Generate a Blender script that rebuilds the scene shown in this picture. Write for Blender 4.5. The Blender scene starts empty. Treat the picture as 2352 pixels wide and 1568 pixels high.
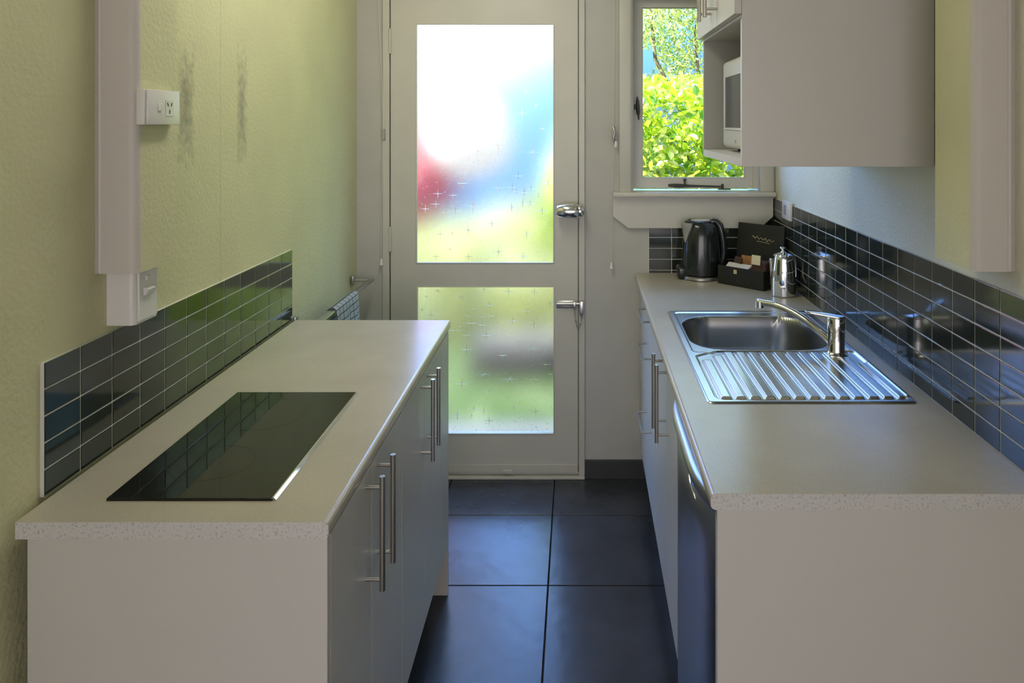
import bpy, bmesh, math, random
from mathutils import Vector, Matrix, noise
random.seed(7)
sc = bpy.context.scene
COL = sc.collection
F = 1710.0; AX = 1325.0; AY = 280.0; EYE = 1.563          # lens in pixels, optical axis in the frame, eye height
BACK = 3.27

# ------------------------------------------------------------------ camera
cam = bpy.data.cameras.new('camera'); camo = bpy.data.objects.new('camera', cam); COL.objects.link(camo)
cam.sensor_width = 36; cam.lens = F/2352*36
cam.shift_x = -(AX-1176)/2352; cam.shift_y = -(784-AY)/2352
cam.clip_start = .05
camo.location = (0, 0, EYE); camo.rotation_euler = (math.pi/2, 0, 0)
sc.camera = camo

# ------------------------------------------------------------------ colour management
sc.view_settings.view_transform = 'Standard'; sc.view_settings.look = 'None'
sc.view_settings.gamma = 1; sc.view_settings.use_curve_mapping = False
sc.view_settings.exposure = 2.25
sc.cycles.use_denoising = True
sc.cycles.max_bounces = 9; sc.cycles.diffuse_bounces = 5; sc.cycles.glossy_bounces = 4
sc.cycles.transmission_bounces = 5; sc.cycles.transparent_max_bounces = 10
sc.cycles.sample_clamp_indirect = 4.0
sc.cycles.caustics_reflective = False
sc.cycles.use_adaptive_sampling = True; sc.cycles.adaptive_threshold = 0.02

# ------------------------------------------------------------------ sky
w = bpy.data.worlds.new('sky'); sc.world = w; w.use_nodes = True
nt = w.node_tree; nt.nodes.clear()
def N(t, typ, **kw):
    n = t.nodes.new(typ)
    for k, v in kw.items(): setattr(n, k, v)
    return n
out = N(nt, 'ShaderNodeOutputWorld'); bg = N(nt, 'ShaderNodeBackground')
tc = N(nt, 'ShaderNodeTexCoord'); sx = N(nt, 'ShaderNodeSeparateXYZ')
nt.links.new(tc.outputs['Generated'], sx.inputs[0])
rz = N(nt, 'ShaderNodeValToRGB')                       # hazy blue low down, bright white higher up
tt = N(nt, 'ShaderNodeMath', operation='MULTIPLY_ADD'); tt.inputs[1].default_value = -.5      # whiter cloud to the left, bluer to the right
nt.links.new(sx.outputs['X'], tt.inputs[0]); nt.links.new(sx.outputs['Z'], tt.inputs[2])
mz = N(nt, 'ShaderNodeMapRange'); mz.inputs[1].default_value = -.4; mz.inputs[2].default_value = .6
nt.links.new(tt.outputs[0], mz.inputs[0]); nt.links.new(mz.outputs[0], rz.inputs[0])
el = rz.color_ramp.elements
el[0].position = 0; el[0].color = (.03, .05, .08, 1)
el[1].position = 1; el[1].color = (.35, .7, 1.6, 1)
for p, c in ((.30, (.05, .10, .20, 1)), (.37, (.06, .13, .27, 1)), (.45, (.08, .20, .30, 1)), (.49, (.22, .34, .36, 1)), (.54, (.52, .58, .58, 1)), (.61, (.62, .76, .95, 1)), (.68, (.42, .80, 1.8, 1)), (.82, (.50, 1.0, 2.4, 1))):
    e = el.new(p); e.color = c
ry = N(nt, 'ShaderNodeMapRange'); ry.inputs[1].default_value = -.2; ry.inputs[2].default_value = .5
nt.links.new(sx.outputs['Y'], ry.inputs[0])
mx = N(nt, 'ShaderNodeMixRGB'); mx.inputs[1].default_value = (.86, .80, .82, 1)   # bright milky cloud on the far side of the house
nt.links.new(ry.outputs[0], mx.inputs[0]); nt.links.new(rz.outputs[0], mx.inputs[2])
nt.links.new(mx.outputs[0], bg.inputs[0]); bg.inputs[1].default_value = 1.0
nt.links.new(bg.outputs[0], out.inputs[0])

# ------------------------------------------------------------------ sun and window portals
sd = bpy.data.lights.new('sun', 'SUN'); so = bpy.data.objects.new('sun', sd); COL.objects.link(so)
sd.energy = 12.0; sd.angle = .01; sd.color = (1, .95, .84)
so.rotation_euler = Vector((-.80, -.15, 1.0)).to_track_quat('Z', 'Y').to_euler()
def portal(loc, rot, sxx, syy):
    l = bpy.data.lights.new('portal', 'AREA'); l.shape = 'RECTANGLE'; l.size = sxx; l.size_y = syy
    l.cycles.is_portal = True
    o = bpy.data.objects.new('portal', l); COL.objects.link(o); o.location = loc; o.rotation_euler = rot
portal((0, -4.55, 1.2), (math.pi/2, 0, math.pi), 4.8, 2.3)
portal((.515, BACK+.14, 1.69), (-math.pi/2, 0, 0), .52, .80)
portal((-.405, BACK+.14, 1.13), (-math.pi/2, 0, 0), .62, 1.9)

# ------------------------------------------------------------------ materials
MAT = {}
def srgb(r, g, b):
    f = lambda c: (c/255/12.92) if c/255 <= .04045 else ((c/255+.055)/1.055)**2.4
    return (f(r), f(g), f(b), 1)
def mat(name, col, rough=.5, metal=0, spec=.5, bump=0, bscale=60, bdist=.002, var=0, vscale=8, coat=0, aniso=0, stretch=None):
    m = bpy.data.materials.new(name); m.use_nodes = True; t = m.node_tree; b = t.nodes['Principled BSDF']
    c = col if len(col) == 4 else (*col, 1)
    b.inputs['Base Color'].default_value = c; b.inputs['Roughness'].default_value = rough
    b.inputs['Metallic'].default_value = metal; b.inputs['Specular IOR Level'].default_value = spec
    if coat: b.inputs['Coat Weight'].default_value = coat; b.inputs['Coat Roughness'].default_value = .05
    if aniso: b.inputs['Anisotropic'].default_value = aniso
    if bump or var:
        tc = N(t, 'ShaderNodeTexCoord'); mp = N(t, 'ShaderNodeMapping')
        if stretch: mp.inputs['Scale'].default_value = stretch
        t.links.new(tc.outputs['Object'], mp.inputs[0])
    if bump:
        n = N(t, 'ShaderNodeTexNoise'); n.inputs['Scale'].default_value = bscale; n.inputs['Detail'].default_value = 3
        t.links.new(mp.outputs[0], n.inputs['Vector'])
        bp = N(t, 'ShaderNodeBump'); bp.inputs['Strength'].default_value = bump; bp.inputs['Distance'].default_value = bdist
        t.links.new(n.outputs['Fac'], bp.inputs['Height']); t.links.new(bp.outputs[0], b.inputs['Normal'])
    if var:
        n2 = N(t, 'ShaderNodeTexNoise'); n2.inputs['Scale'].default_value = vscale; n2.inputs['Detail'].default_value = 4
        t.links.new(mp.outputs[0], n2.inputs['Vector'])
        hs = N(t, 'ShaderNodeMixRGB', blend_type='MULTIPLY'); hs.inputs[0].default_value = 1; hs.inputs[1].default_value = c
        mr = N(t, 'ShaderNodeMapRange'); mr.inputs[1].default_value = .3; mr.inputs[2].default_value = .7
        mr.inputs[3].default_value = 1-var; mr.inputs[4].default_value = 1+var*.3
        t.links.new(n2.outputs['Fac'], mr.inputs[0]); t.links.new(mr.outputs[0], hs.inputs[2]); t.links.new(hs.outputs[0], b.inputs['Base Color'])
    MAT[name] = m
    return m
def P(m): return m.node_tree.nodes['Principled BSDF']

CREAM = (.62, .61, .38)
mat('wall_paint_grey', (.50, .49, .455), .75, bump=.35, bscale=150, bdist=.001, var=.05)
mat('ceiling_paint', (.72, .71, .68), .9)
mat('room_paint', (.60, .56, .54), .85)
mat('room_floor', (.30, .17, .09), .35)
mat('trim_paint', (.56, .545, .48), .38, bump=.12, bscale=25, bdist=.0012, var=.05, vscale=6)
mat('nib_paint', (.58, .54, .50), .5, bump=.2, bscale=90, bdist=.0006)
mat('cabinet_white', (.56, .545, .51), .34, bump=.05, bscale=300, bdist=.0003)
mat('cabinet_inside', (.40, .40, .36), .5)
mat('kick_grey', (.03, .032, .035), .6)
mat('steel_bar', (.50, .48, .44), .28, metal=1, bump=.1, bscale=40, stretch=(20, 20, .5), bdist=.0003)
mat('chrome', (.82, .83, .84), .06, metal=1)
mat('chrome_dull', (.52, .52, .50), .3, metal=1)
mat('steel_bowl_shaded', (.40, .40, .38), .30, metal=1)
mat('steel_sink', (.56, .55, .52), .24, metal=1, bump=.05, bscale=30, bdist=.0004, stretch=(1, 12, 1))
mat('steel_appliance', (.34, .35, .36), .30, metal=1, bump=.05, bscale=12, bdist=.001, stretch=(1, 1, 20))
mat('white_plastic', (.72, .71, .68), .3)
mat('grey_plastic', (.33, .33, .31), .4)
mat('black_plastic', (.012, .016, .016), .22, coat=.3)
mat('black_card', (.012, .012, .011), .45, bump=.2, bscale=200, bdist=.0004)
mat('glass_black', (.004, .005, .004), .03, spec=.5)
mat('cream_enamel', (.50, .49, .38), .35)
mat('dark_screen', (.035, .045, .045), .12)
mat('iron_dark', (.06, .062, .055), .5, metal=.4)
mat('grout', (.62, .62, .57), .7)
mat('skirting_tile', (.045, .048, .052), .4, bump=.2, bscale=20)
mat('cord_white', (.62, .62, .58), .6)
mat('paper_white', (.75, .72, .68), .7)
mat('packet_brown', (.42, .20, .07), .45, var=.5, vscale=40)
mat('packet_dark', (.10, .05, .03), .5, var=.5, vscale=30)
mat('packet_cream', (.68, .62, .40), .6)
mat('gold_foil', (.62, .56, .33), .35, metal=.3)
mat('concrete', (.022, .03, .04), .8, bump=.3, bscale=30, var=.2)
mat('dark_slat', (.03, .03, .035), .6)
mat('blocker_grey', (.5, .5, .48), .9)
mat('rubber_black', (.01, .01, .01), .6)

# side walls: cream textured paint; the left one carries two grey scuff marks and a paper seam
def wall_mat(name, marks, paint=CREAM):
    m = mat(name, paint, .62, bump=.8, bscale=95, bdist=.0026, var=.06, vscale=5); t = m.node_tree; b = P(m)
    src = b.inputs['Base Color'].links[0].from_socket
    g = N(t, 'ShaderNodeNewGeometry'); s = N(t, 'ShaderNodeSeparateXYZ'); t.links.new(g.outputs['Position'], s.inputs[0])
    def mathn(op, a, bb):
        n = N(t, 'ShaderNodeMath', operation=op)
        for i, v in enumerate((a, bb)):
            if v is None: continue
            if isinstance(v, (int, float)): n.inputs[i].default_value = v
            else: t.links.new(v, n.inputs[i])
        return n.outputs[0]
    ns = N(t, 'ShaderNodeTexNoise'); ns.inputs['Scale'].default_value = 45; ns.inputs['Detail'].default_value = 6
    t.links.new(g.outputs['Position'], ns.inputs['Vector'])
    tot = None
    for (y0, z0, hy, hz, amt) in marks:
        dy = mathn('DIVIDE', mathn('SUBTRACT', s.outputs['Y'], y0), hy); dz = mathn('DIVIDE', mathn('SUBTRACT', s.outputs['Z'], z0), hz)
        a = mathn('ABSOLUTE', dy, None); c = mathn('ABSOLUTE', dz, None)
        dd = mathn('MAXIMUM', a, c)
        dd = mathn('ADD', dd, mathn('MULTIPLY', mathn('SUBTRACT', ns.outputs['Fac'], .5), 1.9))
        mr = N(t, 'ShaderNodeMapRange'); mr.inputs[1].default_value = 1.3; mr.inputs[2].default_value = .1
        mr.inputs[3].default_value = 0; mr.inputs[4].default_value = amt
        t.links.new(dd, mr.inputs[0]); tot = mr.outputs[0] if tot is None else mathn('MAXIMUM', tot, mr.outputs[0])
    if tot is not None:
        mxx = N(t, 'ShaderNodeMixRGB'); t.links.new(tot, mxx.inputs[0]); t.links.new(src, mxx.inputs[1]); mxx.inputs[2].default_value = (.22, .21, .17, 1)
        t.links.new(mxx.outputs[0], b.inputs['Base Color'])
wall_mat('wall_cream_marked', [(1.815, 1.60, .035, .115, .75), (2.125, 1.60, .028, .13, .7), (1.995, 1.7, .0022, 1.2, .35)])
wall_mat('wall_cream', [], (.72, .71, .57))
wall_mat('nib_cream', [])

# dark glazed tiles
def tile_mat(name, col, rough):
    m = mat(name, col, rough, bump=.25, bscale=14, bdist=.0007); t = m.node_tree; b = P(m)
    g = N(t, 'ShaderNodeNewGeometry'); mr = N(t, 'ShaderNodeMapRange'); mr.inputs[3].default_value = .75; mr.inputs[4].default_value = 1.3
    t.links.new(g.outputs['Random Per Island'], mr.inputs[0])
    mm = N(t, 'ShaderNodeMixRGB', blend_type='MULTIPLY'); mm.inputs[0].default_value = 1; mm.inputs[1].default_value = (*col, 1)
    t.links.new(mr.outputs[0], mm.inputs[2]); t.links.new(mm.outputs[0], b.inputs['Base Color'])
    b.inputs['IOR'].default_value = 1.55
tile_mat('tile_glaze', (.022, .028, .021), .09)

# speckled laminate
def laminate(name, base, sheen, spk, dk):
    m = mat(name, base, sheen, bump=.06, bscale=260, bdist=.0004); t = m.node_tree; b = P(m)
    tc = N(t, 'ShaderNodeTexCoord')
    n1 = N(t, 'ShaderNodeTexNoise'); n1.inputs['Scale'].default_value = spk; n1.inputs['Detail'].default_value = 4; n1.inputs['Roughness'].default_value = .7
    n2 = N(t, 'ShaderNodeTexNoise'); n2.inputs['Scale'].default_value = 5; n2.inputs['Detail'].default_value = 5
    for n in (n1, n2): t.links.new(tc.outputs['Object'], n.inputs['Vector'])
    r1 = N(t, 'ShaderNodeValToRGB'); r1.color_ramp.elements[0].position = .36; r1.color_ramp.elements[0].color = (dk, dk, dk, 1)
    r1.color_ramp.elements[1].position = .46; r1.color_ramp.elements[1].color = (1, 1, 1, 1)
    r2 = N(t, 'ShaderNodeMapRange'); r2.inputs[1].default_value = .3; r2.inputs[2].default_value = .7; r2.inputs[3].default_value = .92; r2.inputs[4].default_value = 1.04
    t.links.new(n1.outputs['Fac'], r1.inputs[0]); t.links.new(n2.outputs['Fac'], r2.inputs[0])
    a = N(t, 'ShaderNodeMixRGB', blend_type='MULTIPLY'); a.inputs[0].default_value = 1; a.inputs[1].default_value = (*base, 1); t.links.new(r1.outputs[0], a.inputs[2])
    c = N(t, 'ShaderNodeMixRGB', blend_type='MULTIPLY'); c.inputs[0].default_value = 1; t.links.new(a.outputs[0], c.inputs[1]); t.links.new(r2.outputs[0], c.inputs[2])
    t.links.new(c.outputs[0], b.inputs['Base Color'])
laminate('worktop_laminate', (.50, .455, .365), .24, 420, .80)
laminate('worktop_edging', (.60, .59, .57), .35, 210, .62)

# slate-look floor tiles with thin grout, laid from geometry; this is the tile face
m = mat('floor_tile', (.040, .045, .055), .26, bump=.45, bscale=11, bdist=.004, var=.35, vscale=4)
mat('floor_grout', (.012, .012, .013), .8)

# towel: white with a dark blue grid
m = mat('towel_check', (.62, .66, .66), .85); t = m.node_tree; b = P(m)
uv = N(t, 'ShaderNodeUVMap'); s = N(t, 'ShaderNodeSeparateXYZ'); t.links.new(uv.outputs[0], s.inputs[0])
acc = None
for ax, n_, wd in (('X', 7, .10), ('Y', 26, .13)):
    a = N(t, 'ShaderNodeMath', operation='MULTIPLY'); a.inputs[1].default_value = n_; t.links.new(s.outputs[ax], a.inputs[0])
    f = N(t, 'ShaderNodeMath', operation='FRACT'); t.links.new(a.outputs[0], f.inputs[0])
    l = N(t, 'ShaderNodeMath', operation='LESS_THAN'); l.inputs[1].default_value = wd; t.links.new(f.outputs[0], l.inputs[0])
    if acc is None: acc = l.outputs[0]
    else:
        q = N(t, 'ShaderNodeMath', operation='MAXIMUM'); t.links.new(acc, q.inputs[0]); t.links.new(l.outputs[0], q.inputs[1]); acc = q.outputs[0]
mm = N(t, 'ShaderNodeMixRGB'); t.links.new(acc, mm.inputs[0]); mm.inputs[1].default_value = (.62, .66, .66, 1); mm.inputs[2].default_value = (.04, .06, .09, 1)
t.links.new(mm.outputs[0], b.inputs['Base Color'])

def glass_clear(name):
    m = bpy.data.materials.new(name); m.use_nodes = True; t = m.node_tree; t.nodes.clear(); MAT[name] = m
    o = N(t, 'ShaderNodeOutputMaterial'); tr = N(t, 'ShaderNodeBsdfTransparent'); tr.inputs[0].default_value = (.96, .98, .97, 1)
    gl = N(t, 'ShaderNodeBsdfGlossy'); gl.inputs['Roughness'].default_value = .02
    fr = N(t, 'ShaderNodeFresnel'); fr.inputs[0].default_value = 1.18; mx = N(t, 'ShaderNodeMixShader')
    t.links.new(fr.outputs[0], mx.inputs[0]); t.links.new(tr.outputs[0], mx.inputs[1]); t.links.new(gl.outputs[0], mx.inputs[2]); t.links.new(mx.outputs[0], o.inputs[0])
glass_clear('glass_clear')
def glass_obscure(name, rough, ior, bscale, bump, stretch, tint=1):
    m = bpy.data.materials.new(name); m.use_nodes = True; t = m.node_tree; t.nodes.clear(); MAT[name] = m
    o = N(t, 'ShaderNodeOutputMaterial'); rf = N(t, 'ShaderNodeBsdfRefraction'); rf.inputs['Roughness'].default_value = rough; rf.inputs['IOR'].default_value = ior; rf.inputs[0].default_value = (tint, tint, tint, 1)
    gl = N(t, 'ShaderNodeBsdfGlossy'); gl.inputs['Roughness'].default_value = .15; gl.inputs[0].default_value = (.6, .6, .6, 1)
    fr = N(t, 'ShaderNodeFresnel'); fr.inputs[0].default_value = 1.4; mx = N(t, 'ShaderNodeMixShader')
    tc = N(t, 'ShaderNodeTexCoord'); mp = N(t, 'ShaderNodeMapping'); mp.inputs['Scale'].default_value = stretch
    n = N(t, 'ShaderNodeTexNoise'); n.inputs['Scale'].default_value = bscale; n.inputs['Detail'].default_value = 2
    bp = N(t, 'ShaderNodeBump'); bp.inputs['Strength'].default_value = bump; bp.inputs['Distance'].default_value = .001
    t.links.new(tc.outputs['Object'], mp.inputs[0]); t.links.new(mp.outputs[0], n.inputs['Vector']); t.links.new(n.outputs['Fac'], bp.inputs['Height'])
    for q in (rf, gl): t.links.new(bp.outputs[0], q.inputs['Normal'])
    t.links.new(fr.outputs[0], mx.inputs[0]); t.links.new(rf.outputs[0], mx.inputs[1]); t.links.new(gl.outputs[0], mx.inputs[2]); t.links.new(mx.outputs[0], o.inputs[0])
glass_obscure('glass_star_ground', .42, 1.3, 260, .35, (1, 1, .6))
glass_obscure('glass_star_facet', .05, 1.45, 100, 0, (1, 1, 1), .6)

def leaf_mat(name, c1, c2, trans=.55, gloss=.12):
    m = bpy.data.materials.new(name); m.use_nodes = True; t = m.node_tree; t.nodes.clear(); MAT[name] = m
    o = N(t, 'ShaderNodeOutputMaterial'); g = N(t, 'ShaderNodeNewGeometry'); r = N(t, 'ShaderNodeValToRGB')
    r.color_ramp.elements[0].color = (*c1, 1); r.color_ramp.elements[1].color = (*c2, 1)
    t.links.new(g.outputs['Random Per Island'], r.inputs[0])
    d = N(t, 'ShaderNodeBsdfDiffuse'); tr = N(t, 'ShaderNodeBsdfTranslucent'); gl = N(t, 'ShaderNodeBsdfGlossy'); gl.inputs['Roughness'].default_value = .35
    for q in (d, tr): t.links.new(r.outputs[0], q.inputs[0])
    a = N(t, 'ShaderNodeMixShader'); a.inputs[0].default_value = trans; b = N(t, 'ShaderNodeMixShader'); b.inputs[0].default_value = gloss
    t.links.new(d.outputs[0], a.inputs[1]); t.links.new(tr.outputs[0], a.inputs[2]); t.links.new(a.outputs[0], b.inputs[1]); t.links.new(gl.outputs[0], b.inputs[2]); t.links.new(b.outputs[0], o.inputs[0])
leaf_mat('leaf_broad', (.10, .30, .02), (.66, .74, .03), .68, .10)
leaf_mat('leaf_fine', (.08, .17, .04), (.40, .50, .10), .5, .08)
leaf_mat('leaf_low', (.20, .225, .028), (.33, .35, .055), .5)
leaf_mat('leaf_red', (.60, .07, .10), (.80, .20, .28), .6)
leaf_mat('lawn_blade', (.018, .06, .018), (.05, .11, .024), .4, .03)
leaf_mat('glow_globe_skin', (.50, .50, .50), (.50, .50, .50), .6, 0)
mat('bark', (.10, .08, .06), .9, bump=.5, bscale=20)
mat('soil', (.03, .05, .02), .95)

# ------------------------------------------------------------------ helpers
def wl(v): return Vector((v[0]-.009*(v[1]-1.235), v[1], v[2]))      # the left run stands a touch out of square
def wr(v): return Vector((v[0]+.009*(v[1]-1.33), v[1], v[2]))       # and so does the right one
LOC = {}
def world_loc(o): return LOC.get(o.name, Vector((0, 0, 0)))
def link(o, parent):
    COL.objects.link(o)
    if parent: o.parent = parent
def thing(name, label=None, cat=None, loc=(0, 0, 0), group=None, kind=None, warp=None):
    o = bpy.data.objects.new(name, None); COL.objects.link(o); o.empty_display_size = .05
    L = Vector(loc)
    if warp: L = warp(L)
    o.location = L; LOC[o.name] = L
    tag(o, label, cat, group, kind); return o
def tag(o, label=None, cat=None, group=None, kind=None):
    if label: o['label'] = label
    if cat: o['category'] = cat
    if group: o['group'] = group
    if kind: o['kind'] = kind
    return o
def obj(name, bm, mats, parent=None, smooth=None, warp=None, base=None, label=None):
    """link bm (given in world coordinates) as one mesh object whose origin is its own base or centre"""
    if warp:
        for v in bm.verts: v.co = warp(v.co)
    bm.normal_update()
    lo = Vector([min(v.co[i] for v in bm.verts) for i in range(3)]); hi = Vector([max(v.co[i] for v in bm.verts) for i in range(3)])
    L = Vector(base) if base else Vector(((lo.x+hi.x)/2, (lo.y+hi.y)/2, lo.z))
    if base and warp: L = warp(L)
    for v in bm.verts: v.co -= L
    me = bpy.data.meshes.new(name)
    if smooth is not None:
        for f in bm.faces: f.smooth = True
    bm.to_mesh(me); bm.free()
    if not isinstance(mats, (list, tuple)): mats = [mats]
    for q in mats: me.materials.append(MAT[q])
    if smooth is not None and smooth < 180:
        try: me.set_sharp_from_angle(angle=math.radians(smooth))
        except Exception: pass
    o = bpy.data.objects.new(name, me); link(o, parent)
    o.location = L - (world_loc(parent) if parent else Vector((0, 0, 0))); LOC[o.name] = L
    if label: o['label'] = label
    return o
def B(): return bmesh.new()
def box(bm, x0, x1, y0, y1, z0, z1, bev=0, seg=2, mi=0):
    t = bmesh.new(); bmesh.ops.create_cube(t, size=1)
    for v in t.verts: v.co = Vector(((x0+x1)/2+v.co.x*(x1-x0), (y0+y1)/2+v.co.y*(y1-y0), (z0+z1)/2+v.co.z*(z1-z0)))
    if bev: bmesh.ops.bevel(t, geom=list(t.edges), offset=bev, segments=seg, profile=.5, affect='EDGES')
    add(bm, t, mi); return bm
def add(bm, t, mi=0, M=None):
    vs = [bm.verts.new(M @ v.co if M else v.co) for v in t.verts]; t.verts.index_update()
    for f in t.faces:
        try: nf = bm.faces.new([vs[v.index] for v in f.verts]); nf.material_index = mi if mi else f.material_index
        except ValueError: pass
    t.free()
def tube(bm, pts, r, n=12, caps=True, mi=0, closed=False):
    pts = [Vector(p) for p in pts]; rs = r if isinstance(r, (list, tuple)) else [r]*len(pts)
    rings = []; prev = None
    for i, p in enumerate(pts):
        if closed: d = (pts[(i+1) % len(pts)]-pts[i-1])
        else: d = (pts[min(i+1, len(pts)-1)]-pts[max(i-1, 0)])
        d.normalize()
        if prev is None:
            a = Vector((0, 0, 1)) if abs(d.z) < .9 else Vector((1, 0, 0))
            u = d.cross(a).normalized()
        else: u = (prev-d*prev.dot(d)).normalized()
        prev = u; v = d.cross(u)
        rr = rs[i]; ra, rb = rr if isinstance(rr, tuple) else (rr, rr)
        rings.append([bm.verts.new(p+u*math.cos(2*math.pi*k/n)*ra+v*math.sin(2*math.pi*k/n)*rb) for k in range(n)])
    m = len(rings)
    for i in range(m if closed else m-1):
        a, b = rings[i], rings[(i+1) % m]
        for k in range(n):
            f = bm.faces.new((a[k], a[(k+1) % n], b[(k+1) % n], b[k])); f.material_index = mi
    if caps and not closed:
        f = bm.faces.new(rings[0][::-1]); f.material_index = mi
        f = bm.faces.new(rings[-1]); f.material_index = mi
    return bm
def lathe(bm, prof, c, n=36, sx=1, sy=1, mi=0, cap=True):
    c = Vector(c); rings = []
    for (r, z) in prof: rings.append([bm.verts.new(c+Vector((r*sx*math.cos(2*math.pi*k/n), r*sy*math.sin(2*math.pi*k/n), z))) for k in range(n)])
    for a, b in zip(rings, rings[1:]):
        for k in range(n):
            f = bm.faces.new((a[k], a[(k+1) % n], b[(k+1) % n], b[k])); f.material_index = mi
    if cap:
        bm.faces.new(rings[0][::-1]).material_index = mi; bm.faces.new(rings[-1]).material_index = mi
    return bm
def prism(bm, poly, axis, a0, a1, bev=0, mi=0):
    """poly in the two other axes, extruded along axis"""
    t = bmesh.new()
    def pt(p, a):
        if axis == 'x': return (a, p[0], p[1])
        if axis == 'y': return (p[0], a, p[1])
        return (p[0], p[1], a)
    A = [t.verts.new(pt(p, a0)) for p in poly]; Bv = [t.verts.new(pt(p, a1)) for p in poly]
    t.faces.new(A); t.faces.new(Bv[::-1]); n = len(poly)
    for i in range(n): t.faces.new((A[i], Bv[i], Bv[(i+1) % n], A[(i+1) % n]))
    bmesh.ops.recalc_face_normals(t, faces=list(t.faces))
    if bev: bmesh.ops.bevel(t, geom=list(t.edges), offset=bev, segments=2, profile=.5, affect='EDGES')
    add(bm, t, mi); return bm
def arc(cx, cy, r, a0, a1, n=6): return [(cx+r*math.cos(math.radians(a0+(a1-a0)*i/n)), cy+r*math.sin(math.radians(a0+(a1-a0)*i/n))) for i in range(n+1)]
def wallbox(bm, x0, x1, y0, y1, z0, z1, holes, axis='y'):
    """a slab with rectangular holes (u0,u1,z0,z1); u runs along x for axis y, along y for axis x"""
    us = sorted({(x0 if axis == 'y' else y0), (x1 if axis == 'y' else y1)} | {h[0] for h in holes} | {h[1] for h in holes})
    zs = sorted({z0, z1} | {h[2] for h in holes} | {h[3] for h in holes})
    for ua, ub in zip(us, us[1:]):
        for za, zb in zip(zs, zs[1:]):
            um, zm = (ua+ub)/2, (za+zb)/2
            if any(h[0] < um < h[1] and h[2] < zm < h[3] for h in holes): continue
            if axis == 'y': box(bm, ua, ub, y0, y1, za, zb)
            else: box(bm, x0, x1, ua, ub, za, zb)
    bmesh.ops.remove_doubles(bm, verts=list(bm.verts), dist=1e-5)
    seen = {}
    for f in list(bm.faces):                                        # drop the inner faces between blocks
        k = tuple(sorted(v.index for v in f.verts))
    bm.verts.index_update()
    for f in list(bm.faces):
        k = tuple(sorted(v.index for v in f.verts)); seen.setdefault(k, []).append(f)
    bmesh.ops.delete(bm, geom=[f for l in seen.values() if len(l) > 1 for f in l], context='FACES_ONLY')
    return bm
def px(x, y, d): s = F/d; return Vector(((x-AX)/s, d, EYE-(y-AY)/s))   # a measured frame position at depth d, in metres

# ================================================================== THE SETTING
WL, WR = -.948, .853                                  # wall faces (before the run's skew)
S = dict(kind='structure')
b = B(); box(b, -3.0, 3.0, -4.6, BACK+.05, -.16, -.012)
tag(obj('floor', b, 'floor_grout'), **S)
# floor tiles: one mesh, joints at x=-.097 and y=2.963, 2.512 ...
b = B(); g = .0022
for i in range(-5, 6):
    for j in range(-4, 14):
        x0 = -.097+.45*i; y1 = 2.963+.451-.451*j; y0 = y1-.451
        y1 = min(y1, BACK-.002)
        if x0 > 1.1 or x0+.45 < -1.3 or y1 < -1.2 or y1-y0 < .02: continue
        box(b, x0+g, x0+.45-g, y0+g, y1-g, -.012, 0, bev=.0012, seg=1)
tag(obj('floor', b, 'floor_tile'), **S).name = 'floor_tiling'
b = B(); box(b, -3.0, 3.0, -4.6, BACK+.2, 2.55, 2.67)
tag(obj('ceiling', b, 'ceiling_paint'), **S)
b = B(); box(b, WL-.12, WL, -.4, BACK+.0, -.012, 2.56)
tag(obj('wall_left', b, 'wall_cream_marked', warp=wl), **S)
b = B(); box(b, WR, WR+.12, -.4, BACK+.0, -.012, 2.56)
tag(obj('wall_right', b, 'wall_cream', warp=wr), **S)
DX0, DX1, DZ1 = (880-AX)/523, (1343-AX)/523, 2.13     # door opening with its frame
WX0, WX1, WZ0, WZ1 = (1440-AX)/523, (1757-AX)/523, 1.256, 2.12
b = B(); wallbox(b, -1.15, 1.1, BACK, BACK+.15, -.16, 2.56, [(DX0, DX1, -.16, DZ1), (WX0, WX1, WZ0, WZ1)])
tag(obj('wall_back', b, 'wall_paint_grey'), **S)
b = B(); wallbox(b, -3.0, 3.0, -4.6, -4.5, -.012, 2.56, [(-2.4, 2.4, .05, 2.35)])
tag(obj('wall_front', b, 'room_paint'), **S)
b = B(); box(b, -3.1, -3.0, -4.6, -.4, -.012, 2.56); box(b, -3.0, WL-.1, -.45, -.33, -.012, 2.56)
tag(obj('wall_west', b, 'room_paint'), **S)
b = B(); box(b, 3.0, 3.1, -4.6, -.4, -.012, 2.56); box(b, WR+.1, 3.0, -.45, -.33, -.012, 2.56)
tag(obj('wall_east', b, 'room_paint'), **S)
b = B(); box(b, -2.4, 2.6, BACK+.15, BACK+.50, 2.32, 2.40)  # unseen overhang added outside to keep direct sun out of the room
tag(obj('added_sun_blocker', b, 'blocker_grey'), **S)

# skirting tile right of the door and behind it to the left
b = B(); box(b, DX1, .33, BACK-.009, BACK, 0, (1098-1055)/523, bev=.0015)
tag(obj('baseboard_back', b, 'skirting_tile'), **S)

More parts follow.
